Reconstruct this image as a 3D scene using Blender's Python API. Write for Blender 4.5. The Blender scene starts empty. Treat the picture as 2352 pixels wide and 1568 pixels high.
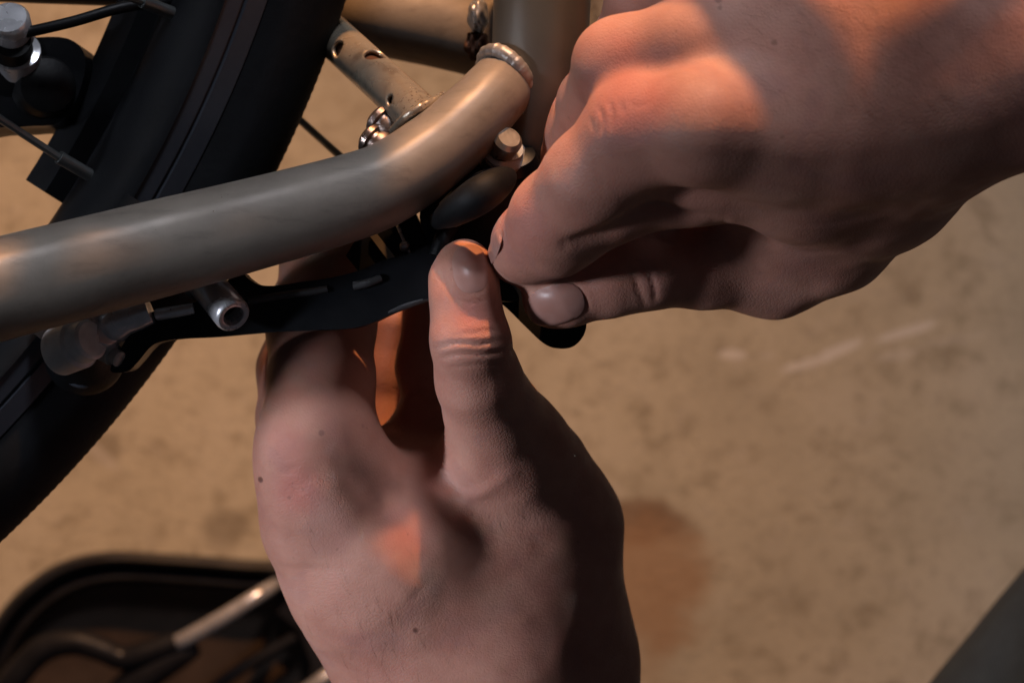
import bpy, bmesh, math, random
import numpy as np
from mathutils import Vector, Matrix

random.seed(7)
rng = np.random.default_rng(7)
SC = bpy.context.scene
COL = SC.collection

# ------------------------------------------------------------------ camera, world, lamps, exposure
DIST = 0.60                       # camera height over the frame tube (metres); the floor is another 0.6 m below
FLOOR = -0.60
PX = 0.27 / 2352                  # metres per photo pixel at z = 0

cam_data = bpy.data.cameras.new('camera')
cam_data.sensor_width = 36
cam_data.lens = 36 * DIST / 0.27
cam_data.clip_start = 0.01
cam_data.clip_end = 200
cam_data.dof.use_dof = True
cam_data.dof.focus_distance = DIST - 0.012
cam_data.dof.aperture_fstop = 15
cam = bpy.data.objects.new('camera', cam_data)
cam.location = (0, 0, DIST)
COL.objects.link(cam)
SC.camera = cam

world = bpy.data.worlds.new('World')
SC.world = world
world.use_nodes = True
wb = world.node_tree.nodes['Background']
wb.inputs['Color'].default_value = (0.60, 0.62, 0.74, 1)
wb.inputs['Strength'].default_value = 0.032


def lamp(name, kind, loc, target, power, color, size):
    d = bpy.data.lights.new(name, kind)
    d.energy = power
    d.color = color
    if kind == 'AREA':
        d.shape = 'DISK'
        d.size = size
    else:
        d.shadow_soft_size = size
    o = bpy.data.objects.new(name, d)
    o.location = loc
    o.rotation_euler = (Vector(target) - Vector(loc)).to_track_quat('-Z', 'Y').to_euler()
    COL.objects.link(o)
    return o


WARM_AT = Vector((0.03, 0.95, 0.27))
WARM = lamp('warm_lamp', 'SPOT', WARM_AT, WARM_AT + Vector((-0.42, -1.0, -0.42)), 63.0, (1.0, 0.47, 0.18), 0.012)
WARM.data.spot_size = math.radians(96)
WARM.data.spot_blend = 1.0
COOL = lamp('cool_lamp', 'AREA', (0.08, 0.87, 0.52), (0, 0, 0), 4.2, (0.86, 0.89, 1.0), 0.17)
SIDE = lamp('side_lamp', 'AREA', (-0.84, -0.02, 0.48), (-0.085, -0.070, -0.02), 0.26, (0.84, 0.88, 1.0), 0.12)
SIDE.data.spread = math.radians(26)

SC.view_settings.view_transform = 'Standard'
SC.view_settings.look = 'None'
SC.view_settings.exposure = -0.05
SC.view_settings.gamma = 1.0
SC.view_settings.use_curve_mapping = False
SC.cycles.max_bounces = 8
SC.cycles.use_denoising = True


# ------------------------------------------------------------------ helpers
def P(u, v, z=0.0):
    """photo pixel (2352 wide) at height z -> world point"""
    k = PX * (DIST - z) / DIST
    return Vector(((u - 1176) * k, (784 - v) * k, z))


def W(px, z=0.0):
    return px * PX * (DIST - z) / DIST


def link(name, me, mat, parent=None):
    o = bpy.data.objects.new(name, me)
    COL.objects.link(o)
    if mat:
        me.materials.append(mat)
    if parent:
        o.parent = parent
        o.matrix_parent_inverse = parent.matrix_world.inverted()
    return o


def tag(o, label, cat, group=None, kind=None):
    if label:
        o['label'] = label
    if cat:
        o['category'] = cat
    if group:
        o['group'] = group
    if kind:
        o['kind'] = kind
    return o


def empty(name, loc):
    o = bpy.data.objects.new(name, None)
    o.location = loc
    o.empty_display_size = 0.02
    COL.objects.link(o)
    bpy.context.view_layer.update()
    return o


def finish(bm, name, mat, parent=None, smooth=True, bevel=0.0, seg=2):
    if bevel:
        es = [e for e in bm.edges if len(e.link_faces) == 2 and e.calc_face_angle(0) > 0.5]
        bmesh.ops.bevel(bm, geom=es, offset=bevel, segments=seg, affect='EDGES', clamp_overlap=True)
    bmesh.ops.recalc_face_normals(bm, faces=bm.faces)
    me = bpy.data.meshes.new(name)
    bm.to_mesh(me)
    bm.free()
    if smooth:
        for p in me.polygons:
            p.use_smooth = True
        me.set_sharp_from_angle(angle=math.radians(38))
    return link(name, me, mat, parent)


def catmull(pts, n):
    pts = [np.array(p, float) for p in pts]
    out = []
    m = len(pts)
    for i in range(m - 1):
        p0 = pts[max(i - 1, 0)]; p1 = pts[i]; p2 = pts[i + 1]; p3 = pts[min(i + 2, m - 1)]
        for k in range(n):
            t = k / n
            out.append(0.5 * ((2 * p1) + (-p0 + p2) * t + (2 * p0 - 5 * p1 + 4 * p2 - p3) * t * t + (-p0 + 3 * p1 - 3 * p2 + p3) * t ** 3))
    out.append(pts[-1])
    return out


def sweep(bm, pts, seg=28, n=10, cap=True, section=None, closed=False):
    """pts: (x, y, z, r); sweeps a round (or given) section along a smooth path"""
    if closed:
        path = catmull(list(pts) + [pts[0]], n)[:-1] if n > 1 else [np.array(p, float) for p in pts]
    else:
        path = catmull(pts, n) if n > 1 else [np.array(p, float) for p in pts]
    up = None
    rings = []
    N = len(path)
    for i, p in enumerate(path):
        a = path[(i - 1) % N] if closed else path[max(i - 1, 0)]
        b = path[(i + 1) % N] if closed else path[min(i + 1, N - 1)]
        t = Vector(b[:3] - a[:3]).normalized()
        if up is None:
            up = Vector((0, 0, 1)) if abs(t.z) < 0.9 else Vector((1, 0, 0))
        up = (up - t * up.dot(t)).normalized()
        sd = t.cross(up)
        ring = []
        for k in range(seg):
            an = 2 * math.pi * k / seg
            cx, cy = (math.cos(an), math.sin(an)) if section is None else section(an)
            ring.append(bm.verts.new(Vector(p[:3]) + (sd * cx + up * cy) * p[3]))
        rings.append(ring)
    M = len(rings)
    for i in range(M if closed else M - 1):
        A, B = rings[i], rings[(i + 1) % M]
        for k in range(seg):
            bm.faces.new((A[k], A[(k + 1) % seg], B[(k + 1) % seg], B[k]))
    if cap and not closed:
        bm.faces.new(rings[0][::-1])
        bm.faces.new(rings[-1])
    return rings


def ptube(name, pts, mat, parent=None, seg=28, n=10, section=None):
    """tube from photo pixels: (u, v, z, half width in pixels)"""
    bm = bmesh.new()
    sweep(bm, [tuple(P(u, v, z)) + (W(r, z),) for u, v, z, r in pts], seg, n, section=section)
    return finish(bm, name, mat, parent)


def lathe(name, a, b, prof, mat, parent=None, seg=28, hexed=False):
    """turned shape along a->b; prof: (fraction or metres along, radius)"""
    bm = bmesh.new()
    a, b = Vector(a), Vector(b)
    ax = (b - a)
    L = ax.length
    ax.normalize()
    up = Vector((0, 0, 1)) if abs(ax.z) < 0.9 else Vector((1, 0, 0))
    s = ax.cross(up).normalized()
    u = s.cross(ax)
    rings = []
    if hexed:
        seg = 6
    for f, r in prof:
        ring = []
        for k in range(seg):
            an = 2 * math.pi * k / seg
            ring.append(bm.verts.new(a + ax * (L * f) + (s * math.cos(an) + u * math.sin(an)) * max(r, 1e-5)))
        rings.append(ring)
    for A, B in zip(rings, rings[1:]):
        for k in range(seg):
            bm.faces.new((A[k], A[(k + 1) % seg], B[(k + 1) % seg], B[k]))
    bm.faces.new(rings[0][::-1])
    bm.faces.new(rings[-1])
    return finish(bm, name, mat, parent, smooth=not hexed, bevel=0.0003 if hexed else 0)


def slab(name, outline, mat, parent=None, z0=0.0, z1=0.0, bevel=0.0008, zf=None, seg=3):
    """plate with a pixel outline between heights z0 and z1 (zf: extra height by pixel)"""
    bm = bmesh.new()
    lo, hi = [], []
    for u, v in outline:
        dz = zf(u, v) if zf else 0
        q = P(u, v, (z0 + z1) / 2 + dz)
        lo.append(bm.verts.new((q.x, q.y, z0 + dz)))
        hi.append(bm.verts.new((q.x, q.y, z1 + dz)))
    n = len(lo)
    bm.faces.new(hi)
    bm.faces.new(lo[::-1])
    for i in range(n):
        bm.faces.new((lo[i], lo[(i + 1) % n], hi[(i + 1) % n], hi[i]))
    return finish(bm, name, mat, parent, bevel=bevel, seg=seg)


def smooth_outline(pts, n=6):
    o = catmull(list(pts) + [pts[0]], n)[:-1]
    return [(p[0], p[1]) for p in o]


# ------------------------------------------------------------------ materials
class Mat:
    def __init__(self, name):
        self.m = bpy.data.materials.new(name)
        self.m.use_nodes = True
        self.t = self.m.node_tree
        self.b = self.t.nodes['Principled BSDF']
        self.co = self.t.nodes.new('ShaderNodeTexCoord').outputs['Object']

    def set(self, **k):
        for key, v in k.items():
            self.b.inputs[key.replace('_', ' ')].default_value = v
        return self

    def noise(self, scale, detail=4, rough=0.55, vec=None, dist=0.0):
        n = self.t.nodes.new('ShaderNodeTexNoise')
        n.inputs['Scale'].default_value = scale
        n.inputs['Detail'].default_value = detail
        n.inputs['Roughness'].default_value = rough
        n.inputs['Distortion'].default_value = dist
        self.t.links.new(vec or self.co, n.inputs['Vector'])
        return n.outputs['Fac']

    def voronoi(self, scale, feature='F1', vec=None):
        n = self.t.nodes.new('ShaderNodeTexVoronoi')
        n.feature = feature
        n.inputs['Scale'].default_value = scale
        self.t.links.new(vec or self.co, n.inputs['Vector'])
        return n.outputs['Distance']

    def warp(self):
        n = self.t.nodes.new('ShaderNodeTexNoise')
        n.inputs['Scale'].default_value = 300
        self.t.links.new(self.co, n.inputs['Vector'])
        a = self.t.nodes.new('ShaderNodeVectorMath')
        a.operation = 'MULTIPLY_ADD'
        self.t.links.new(n.outputs['Color'], a.inputs[0])
        a.inputs[1].default_value = (0.0022, 0.0022, 0.0022)
        self.t.links.new(self.co, a.inputs[2])
        return a.outputs[0]

    def ramp(self, fac, stops):
        n = self.t.nodes.new('ShaderNodeValToRGB')
        e = n.color_ramp.elements
        e[0].position, e[0].color = stops[0][0], self.c(stops[0][1])
        e[1].position, e[1].color = stops[-1][0], self.c(stops[-1][1])
        for p, c in stops[1:-1]:
            x = e.new(p)
            x.color = self.c(c)
        self.t.links.new(fac, n.inputs['Fac'])
        return n.outputs['Color']

    @staticmethod
    def c(v):
        return (v, v, v, 1) if isinstance(v, (int, float)) else tuple(v) + (1,)

    def mix(self, fac, a, b, mode='MIX'):
        n = self.t.nodes.new('ShaderNodeMix')
        n.data_type = 'RGBA'
        n.blend_type = mode
        for s, v in ((n.inputs[0], fac), (n.inputs[6], a), (n.inputs[7], b)):
            if hasattr(v, 'is_linked'):
                self.t.links.new(v, s)
            elif s is n.inputs[0]:
                s.default_value = v
            else:
                s.default_value = self.c(v)
        return n.outputs[2]

    def math(self, op, a, b=0.0, c=None):
        n = self.t.nodes.new('ShaderNodeMath')
        n.operation = op
        for s, v in zip(n.inputs, (a, b, c)):
            if v is None:
                continue
            if hasattr(v, 'is_linked'):
                self.t.links.new(v, s)
            else:
                s.default_value = v
        return n.outputs[0]

    def dist(self, p, scale=(1, 1, 1)):
        """distance of the shaded point from p (object coordinates)"""
        n = self.t.nodes.new('ShaderNodeVectorMath')
        n.operation = 'SUBTRACT'
        self.t.links.new(self.co, n.inputs[0])
        n.inputs[1].default_value = p
        m = self.t.nodes.new('ShaderNodeVectorMath')
        m.operation = 'MULTIPLY'
        self.t.links.new(n.outputs[0], m.inputs[0])
        m.inputs[1].default_value = scale
        q = self.t.nodes.new('ShaderNodeVectorMath')
        q.operation = 'LENGTH'
        self.t.links.new(m.outputs[0], q.inputs[0])
        return q.outputs['Value']

    def step(self, v, lo, hi, a=0.0, b=1.0):
        n = self.t.nodes.new('ShaderNodeMapRange')
        n.interpolation_type = 'SMOOTHSTEP'
        self.t.links.new(v, n.inputs[0])
        for i, x in enumerate((lo, hi, a, b)):
            n.inputs[i + 1].default_value = x
        return n.outputs[0]

    def out(self, sock, key):
        self.t.links.new(sock, self.b.inputs[key])
        return self

    def bump(self, h, strength=0.3, dist=0.001):
        n = self.t.nodes.new('ShaderNodeBump')
        n.inputs['Strength'].default_value = strength
        n.inputs['Distance'].default_value = dist
        self.t.links.new(h, n.inputs['Height'])
        prev = self.b.inputs['Normal']
        if prev.is_linked:
            self.t.links.new(prev.links[0].from_socket, n.inputs['Normal'])
        self.t.links.new(n.outputs[0], prev)
        return self


def simple(name, color, rough=0.5, metal=0.0, var=0.15, scale=120, bump=0.1):
    m = Mat(name).set(Metallic=metal)
    if max(color) < 0.02:
        m.set(Specular_IOR_Level=0.25)
    n = m.noise(scale, 5)
    lo = tuple(x * (1 - var) for x in color)
    hi = tuple(min(1, x * (1 + var)) for x in color)
    m.out(m.ramp(n, [(0.3, lo), (0.7, hi)]), 'Base Color')
    r = m.noise(scale * 0.6, 3)
    m.out(m.step(r, 0.3, 0.7, max(0.04, rough - 0.08), min(1, rough + 0.1)), 'Roughness')
    if bump:
        m.bump(m.noise(scale * 8, 3), bump, 0.0004)
    return m.m


def frame_paint(rusty):
    """worn champagne-silver lacquer with fine flake, scuffs and (rusty) chips"""
    m = Mat('worn_silver_paint' if not rusty else 'chipped_silver_paint').set(Metallic=0.60 if rusty else 0.25)
    n = m.noise(30, 6, 0.6)
    col = m.ramp(n, [(0.3, (0.175, 0.150, 0.126)), (0.55, (0.240, 0.207, 0.172)), (0.75, (0.29, 0.255, 0.212))] if not rusty else [(0.3, (0.38, 0.32, 0.25)), (0.55, (0.46, 0.40, 0.31)), (0.75, (0.52, 0.46, 0.38))])
    # scattered little chips and dirt
    v = m.noise(420, 3, 0.7)
    chips = m.step(v, 0.71 if rusty else 0.72, 0.74 if rusty else 0.76)
    col = m.mix(chips, col, (0.09, 0.055, 0.035))
    if rusty:
        d = m.dist(P(968, 222, 0.0))
        near = m.step(d, 0.004, 0.013, 1, 0)
        sp = m.step(m.noise(800, 3, 0.7), 0.58, 0.62)
        col = m.mix(m.math('MULTIPLY', near, m.math('MULTIPLY', sp, 0.8)), col, (0.07, 0.022, 0.008))
        grime = m.step(m.noise(160, 5, 0.65), 0.52, 0.66)
        col = m.mix(m.math('MULTIPLY', grime, 0.45), col, (0.16, 0.10, 0.06))
    mp = m.t.nodes.new('ShaderNodeMapping')
    mp.inputs['Rotation'].default_value = (0, 0, math.radians(-16))
    mp.inputs['Scale'].default_value = (0.16, 1, 1)
    m.t.links.new(m.co, mp.inputs['Vector'])
    streak = m.noise(230, 5, 0.65, mp.outputs[0])
    col = m.mix(m.math('MULTIPLY', m.step(streak, 0.5, 0.68), 0.22), col, (0.30, 0.265, 0.23))
    col = m.mix(m.math('MULTIPLY', m.step(streak, 0.46, 0.32), 0.30), col, (0.10, 0.083, 0.07))
    scuff = m.step(m.noise(70, 6, 0.7, dist=1.2), 0.56, 0.72)
    col = m.mix(m.math('MULTIPLY', scuff, 0.35), col, (0.115, 0.095, 0.078))
    m.out(col, 'Base Color')
    m.out(m.step(m.noise(90, 5), 0.3, 0.7, 0.24 if rusty else 0.44, 0.36 if rusty else 0.58), 'Roughness')
    m.bump(m.noise(1500, 2), 0.08, 0.0002)
    m.bump(v, 0.15, 0.0003)
    return m.m


M_FRAME = frame_paint(False)
M_BRIDGE = frame_paint(True)
M_SEAT = simple('grey_green_lacquer', (0.095, 0.092, 0.080), 0.40, 0.3, 0.12, 40)
M_RUST = simple('rust_crust', (0.075, 0.028, 0.012), 0.85, 0, 0.6, 260, 0.8)
M_WELD = simple('weld_metal', (0.30, 0.28, 0.26), 0.42, 0.5, 0.2, 200, 0.3)
M_BLACK = simple('black_satin_metal', (0.0040, 0.0047, 0.0062), 0.40, 0.0, 0.3, 90, 0.15)
M_PLASTIC = simple('black_plastic', (0.0045, 0.005, 0.006), 0.5, 0.0, 0.3, 90, 0.2)
M_RUBBER = simple('tyre_rubber', (0.0065, 0.0075, 0.0095), 0.72, 0.0, 0.3, 70, 0.3)
M_DARK = simple('dark_rim_inside', (0.010, 0.011, 0.013), 0.5, 0.1, 0.3, 60, 0.2)
M_DEEP = simple('deep_black_rubber', (0.0022, 0.0025, 0.0032), 0.6, 0.0, 0.3, 90, 0.2)
M_CHROME = simple('zinc_steel', (0.68, 0.69, 0.72), 0.26, 0.6, 0.12, 200, 0.1)
M_DULL = simple('dull_zinc', (0.36, 0.37, 0.36), 0.42, 0.4, 0.15, 200, 0.2)
M_BRASS = simple('brass', (0.30, 0.26, 0.21), 0.30, 0.7, 0.15, 200, 0.1)
M_ZINC = simple('matte_zinc', (0.74, 0.75, 0.75), 0.45, 0.25, 0.15, 200, 0.2)
M_HILITE = simple('painted_rib_highlight', (0.050, 0.050, 0.052), 0.42, 0.3, 0.3, 200, 0.2)  # lighter grey that paints the highlight on the arm ribs
M_BROWN = simple('tarnished_steel', (0.20, 0.155, 0.135), 0.32, 0.85, 0.3, 160, 0.2)
M_SPOKE = simple('grey_spoke_steel', (0.14, 0.15, 0.15), 0.4, 0.7, 0.15, 200, 0.1)
M_NAIL = None


def rim_mat():
    m = Mat('rim_brake_track').set(Metallic=0.1)
    s = m.noise(40, 4, 0.6)
    m.out(m.ramp(s, [(0.3, (0.050, 0.058, 0.075)), (0.7, (0.075, 0.085, 0.105))]), 'Base Color')
    m.set(Roughness=0.45)
    m.bump(m.noise(600, 2), 0.1, 0.0003)
    return m.m


M_RIM = rim_mat()


def ground_mat():
    m = Mat('stained_concrete').set(Roughness=0.85)
    big = m.noise(9, 5, 0.6)
    mid = m.noise(62, 5, 0.66, dist=0.3)
    fine = m.noise(240, 4, 0.6)
    col = m.ramp(big, [(0.3, (0.46, 0.415, 0.31)), (0.5, (0.56, 0.505, 0.375)), (0.7, (0.61, 0.555, 0.43))])
    col = m.mix(m.step(mid, 0.47, 0.70), col, (0.385, 0.335, 0.24))
    col = m.mix(m.math('MULTIPLY', m.step(m.noise(60, 4, 0.6), 0.55, 0.75), 0.45), col, (0.58, 0.53, 0.44))
    col = m.mix(m.math('MULTIPLY', m.step(fine, 0.5, 0.72), 0.35), col, (0.25, 0.21, 0.15))
    # spilled rust-brown stain right of the wrist
    w = m.noise(30, 4, 0.6)
    for (u, v, rx, ry, c, f) in ((1480, 1200, 140, 60, (0.20, 0.115, 0.062), 0.8), (1500, 1330, 140, 160, (0.38, 0.235, 0.13), 0.8),
                                 (1420, 1500, 120, 110, (0.37, 0.26, 0.165), 0.4), (515, 1215, 60, 55, (0.12, 0.09, 0.06), 0.5),
                                 (240, 1030, 50, 40, (0.14, 0.11, 0.075), 0.5)):
        q = P(u, v, FLOOR)
        d = m.dist(q, (1 / W(rx, FLOOR), 1 / W(ry, FLOOR), 1))
        d = m.math('ADD', d, m.math('MULTIPLY', m.math('SUBTRACT', w, 0.5), 1.6))
        col = m.mix(m.math('MULTIPLY', m.step(d, 0.55, 1.15, 1, 0), f), col, c)
    # pale scuffs
    for (u, v, du, dv, wd, f) in ((1680, 813, 38, 2, 15, 0.9), (1760, 815, 20, 0, 10, 0.3), (1840, 838, 45, -14, 13, 0.9), (1925, 805, 55, -25, 14, 1.0),
                                  (2080, 762, 75, -22, 12, 0.85), (2060, 815, 60, -10, 14, 0.35), (2190, 780, 90, -15, 12, 0.2),
                                  (215, 1030, 70, 60, 16, 0.35)):
        q = P(u, v, FLOOR)
        an = math.atan2(-dv, du)
        L, H = W(math.hypot(du, dv), FLOOR), W(wd, FLOOR)
        mp = m.t.nodes.new('ShaderNodeMapping')
        mp.vector_type = 'TEXTURE'
        mp.inputs['Location'].default_value = q
        mp.inputs['Rotation'].default_value = (0, 0, an)
        mp.inputs['Scale'].default_value = (L, H, 1)
        m.t.links.new(m.co, mp.inputs['Vector'])
        ln = m.t.nodes.new('ShaderNodeVectorMath')
        ln.operation = 'LENGTH'
        m.t.links.new(mp.outputs[0], ln.inputs[0])
        d = m.math('ADD', ln.outputs['Value'], m.math('MULTIPLY', m.math('SUBTRACT', mid, 0.5), 1.2))
        col = m.mix(m.math('MULTIPLY', m.step(d, 0.6, 1.15, 1, 0), f), col, (0.74, 0.70, 0.62))
    m.out(col, 'Base Color')
    m.bump(fine, 0.4, 0.002)
    return m.m


def skin_mat(moles, red):
    m = Mat('skin')
    n = m.noise(55, 5, 0.6)
    base = m.ramp(n, [(0.3, (0.40, 0.175, 0.128)), (0.55, (0.49, 0.238, 0.176)), (0.75, (0.54, 0.29, 0.22))])
    blotch = m.step(m.noise(28, 3), 0.5, 0.75)
    base = m.mix(m.math('MULTIPLY', blotch, 0.35), base, (0.43, 0.155, 0.125))
    for (p, r, f) in red:
        base = m.mix(m.math('MULTIPLY', m.step(m.dist(p, (1, 1, 0.1)), r * 0.2, r, 1, 0), f), base, (0.48, 0.13, 0.105))
    pale = m.step(m.noise(16, 3, 0.6), 0.52, 0.68)
    base = m.mix(m.math('MULTIPLY', pale, 0.35), base, (0.52, 0.30, 0.225))
    vein = m.step(m.noise(45, 2, 0.4, dist=1.5), 0.55, 0.66)
    base = m.mix(m.math('MULTIPLY', vein, 0.22), base, (0.33, 0.16, 0.15))
    frk = m.step(m.noise(420, 2, 0.5), 0.70, 0.76)
    base = m.mix(m.math('MULTIPLY', frk, 0.35), base, (0.20, 0.09, 0.06))
    for (p, r, f) in moles:
        base = m.mix(m.math('MULTIPLY', m.step(m.dist(p, (1, 1, 0.02)), r * 0.6, r * 1.2, 1, 0), f), base, (0.085, 0.03, 0.022))
    m.out(base, 'Base Color')
    m.set(Subsurface_Weight=0.30, Subsurface_Scale=0.0035, Subsurface_Radius=(1.0, 0.35, 0.2), Specular_IOR_Level=0.36)
    m.out(m.step(m.noise(140, 4), 0.3, 0.7, 0.52, 0.68), 'Roughness')
    # skin relief: fine cell-like creases and pores
    v = m.voronoi(1000, 'DISTANCE_TO_EDGE', m.warp())
    m.bump(m.step(v, 0.0, 0.22), 0.24, 0.00018)
    m.bump(m.noise(2200, 3, 0.6), 0.20, 0.00015)
    m.bump(m.noise(520, 5, 0.65), 0.16, 0.0003)
    lines = m.voronoi(800, 'DISTANCE_TO_EDGE', m.warp())
    near = 0.0
    for (p, r, f) in red:
        near = m.math('MAXIMUM', near, m.step(m.dist(p, (1, 1, 0.1)), r * 0.3, r * 1.1, 1, 0))
    m.bump(m.math('MULTIPLY', m.step(lines, 0.0, 0.14), near), 0.18, 0.0002)
    return m.m


def nail_mat():
    m = Mat('nail')
    m.out(m.ramp(m.noise(180, 3), [(0.3, (0.38, 0.190, 0.150)), (0.7, (0.43, 0.235, 0.195))]), 'Base Color')
    m.set(Roughness=0.32, Subsurface_Weight=0.2, Subsurface_Scale=0.002, Subsurface_Radius=(1, 0.4, 0.3))
    return m.m


M_NAIL = nail_mat()


def cloth_mat():
    m = Mat('trouser_cloth').set(Roughness=0.95)
    m.out(m.ramp(m.noise(80, 5), [(0.3, (0.011, 0.020, 0.027)), (0.7, (0.019, 0.032, 0.041))]), 'Base Color')
    w = m.t.nodes.new('ShaderNodeTexWave')
    w.inputs['Scale'].default_value = 300
    m.t.links.new(m.co, w.inputs['Vector'])
    m.bump(w.outputs['Fac'], 0.3, 0.0006)
    return m.m


# ------------------------------------------------------------------ ground
gb = bmesh.new()
bmesh.ops.create_grid(gb, x_segments=4, y_segments=4, size=6)
g = finish(gb, 'ground', ground_mat(), smooth=False)
g.location = (0, 0, FLOOR)
g.data.transform(Matrix.Translation((0, 0, FLOOR)))
g.location = (0, 0, 0)
tag(g, 'tan stained concrete floor with pale scuffs, out of focus', 'ground', kind='structure')

# ------------------------------------------------------------------ bicycle
bike = empty('bicycle', P(1176, 200, -0.05))
tag(bike, 'silver bicycle with a chipped frame and black rim brake being adjusted by the bare hands', 'bicycle')


def ridge(an):
    """round tube with a faint pressed ridge on its upper side"""
    d = (an - math.radians(118) + math.pi) % (2 * math.pi) - math.pi
    r = 1.0 + 0.028 * math.exp(-(d / 0.09) ** 2)
    return math.cos(an) * r, math.sin(an) * r


stay = ptube('stay_tube', [(-900, 905, 0.075, 118), (-520, 800, 0.055, 118), (-240, 727, 0.04, 119), (0, 664, 0.03, 118), (200, 613, 0.024, 115), (400, 562, 0.018, 111), (600, 510, 0.015, 105),
                           (800, 455, 0.011, 100), (900, 415, 0.008, 95), (1000, 347, 0.004, 90), (1080, 275, 0, 84), (1140, 212, -0.006, 78), (1174, 174, -0.022, 75), (1202, 142, -0.048, 74)],
             M_FRAME, bike, 40, 12, ridge)

# drilled bridge tube between the two stays: holes are real openings with a dark bore
def bridge():
    a, b = P(985, 285, 0.0), P(640, -30, -0.085)
    ax = (b - a).normalized()
    L = (b - a).length
    R = W(50, -0.02)
    s = ax.cross(Vector((0, 0, 1))).normalized()
    u = s.cross(ax)
    if u.z < 0:
        u = -u
    NL, NS = 260, 96
    def hit(target_uv, rh):
        # where the view ray through a photo pixel meets the near side of the tube
        best = None
        for i in range(400):
            f = L * i / 400
            for k in range(180):
                an = 2 * math.pi * k / 180
                nrm = s * math.cos(an) + u * math.sin(an)
                if nrm.z < 0.02:
                    continue
                p = a + ax * f + nrm * R
                k2 = PX * (DIST - p.z) / DIST
                uu, vv = p.x / k2 + 1176, 784 - p.y / k2
                d = (uu - target_uv[0]) ** 2 + (vv - target_uv[1]) ** 2
                if best is None or d < best[0]:
                    best = (d, f, an, rh)
        return best[1:]
    holes = [hit((862, 125), 0.0034), hit((774, 112), 0.0026), hit((893, 230), 0.0017)]
    bm = bmesh.new()
    grid = []
    for i in range(NL + 1):
        row = []
        for k in range(NS):
            an = 2 * math.pi * k / NS
            row.append(bm.verts.new(a + ax * (L * i / NL) + (s * math.cos(an) + u * math.sin(an)) * R))
        grid.append(row)
    def inhole(f, an):
        for hf, ha, hr in holes:
            da = (an - ha + math.pi) % (2 * math.pi) - math.pi
            if (f - hf) ** 2 + (da * R) ** 2 < hr * hr:
                return True
        return False
    for i in range(NL):
        for k in range(NS):
            if inhole(L * (i + .5) / NL, 2 * math.pi * (k + .5) / NS):
                continue
            bm.faces.new((grid[i][k], grid[i][(k + 1) % NS], grid[i + 1][(k + 1) % NS], grid[i + 1][k]))
    bmesh.ops.delete(bm, geom=[v for v in bm.verts if not v.link_faces], context='VERTS')
    # relax the stair-stepped hole outlines
    be = [v for v in bm.verts if v.is_boundary and 0.001 < (v.co - a).dot(ax) < L - 0.001]
    for _ in range(6):
        new = {}
        for v in be:
            nb = [e.other_vert(v) for e in v.link_edges if e.is_boundary]
            if len(nb) == 2:
                new[v] = v.co * 0.4 + (nb[0].co + nb[1].co) * 0.3
        for v, c in new.items():
            v.co = c
    o = finish(bm, 'bridge_tube', M_BRIDGE, bike)
    sol = o.modifiers.new('wall', 'SOLIDIFY')
    sol.thickness = 0.0011
    sol.offset = -1
    # dark inside
    lb = bmesh.new()
    sweep(lb, [tuple(a + ax * 0.002) + (R - 0.0017,), tuple(b - ax * 0.002) + (R - 0.0017,)], 24, 1)
    for f in lb.faces:
        f.normal_flip()
    finish(lb, 'tube_lining', M_RUST, o)
    return o


bridge_o = bridge()

# weld beads
def bead(name, pts, mat, parent, n=40, amp=0.10):
    bm = bmesh.new()
    path = catmull([tuple(P(u, v, z)) + (W(r, z),) for u, v, z, r in pts], 14)
    pp = []
    for i, p in enumerate(path):
        q = p.copy()
        q[3] *= 1 + amp * 0.5 * math.sin(i * 0.9) + random.uniform(-.05, .05)
        pp.append(q)
    sweep(bm, pp, 14, 1)
    return finish(bm, name, mat, parent)


bead('weld_bead', [(900, 300, -0.003, 8), (928, 272, 0.0035, 10), (960, 250, 0.005, 11), (995, 232, 0.0015, 9), (1018, 216, -0.005, 7)], M_BRIDGE, bike)
bead('weld_bead', [(1104, 150, -0.016, 12), (1114, 124, -0.009, 15), (1138, 116, -0.0045, 17), (1168, 130, -0.0025, 18), (1194, 156, -0.0025, 18), (1214, 190, -0.005, 16), (1224, 232, -0.010, 13)], M_WELD, bike)


def lump(name, c, rad, mat, seed, parent=bike, rough=0.16):
    bm = bmesh.new()
    bmesh.ops.create_icosphere(bm, subdivisions=4, radius=1)
    for v in bm.verts:
        q = v.co.copy()
        k = 1 + rough * math.sin(q.x * 7 + seed) * math.cos(q.y * 6 + seed) + rough * 0.6 * math.sin(q.z * 11 + q.x * 9 + 2 * seed)
        v.co = P(*c) + Vector((q.x * W(rad[0]), q.y * W(rad[1]), q.z * rad[2])) * k
    return finish(bm, name, mat, parent)


lump('weld_bead', (1098, 36, -0.046), (26, 44, 0.006), M_WELD, 2.0, bike, 0.07)
lump('rust_lump', (1096, 104, -0.050), (30, 38, 0.006), M_RUST, 1.0)

ptube('stay_tube', [(330, -75, -0.125, 88), (620, -30, -0.115, 90), (820, 25, -0.10, 92), (1000, 62, -0.09, 92), (1110, 88, -0.082, 92), (1200, 110, -0.075, 92)], M_FRAME, bike, 36, 10)
ptube('seat_tube', [(1262, -900, -0.026, 112), (1252, -400, -0.020, 112), (1245, 0, -0.015, 112), (1232, 220, -0.017, 106), (1208, 420, -0.027, 92), (1190, 520, -0.034, 80)], M_SEAT, bike, 40, 10)
ptube('down_tube', [(1400, -700, -0.16, 100), (1420, -200, -0.15, 100), (1440, 60, -0.145, 96), (1450, 300, -0.13, 90), (1450, 480, -0.12, 86)], M_BRIDGE, bike, 36, 10)

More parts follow.
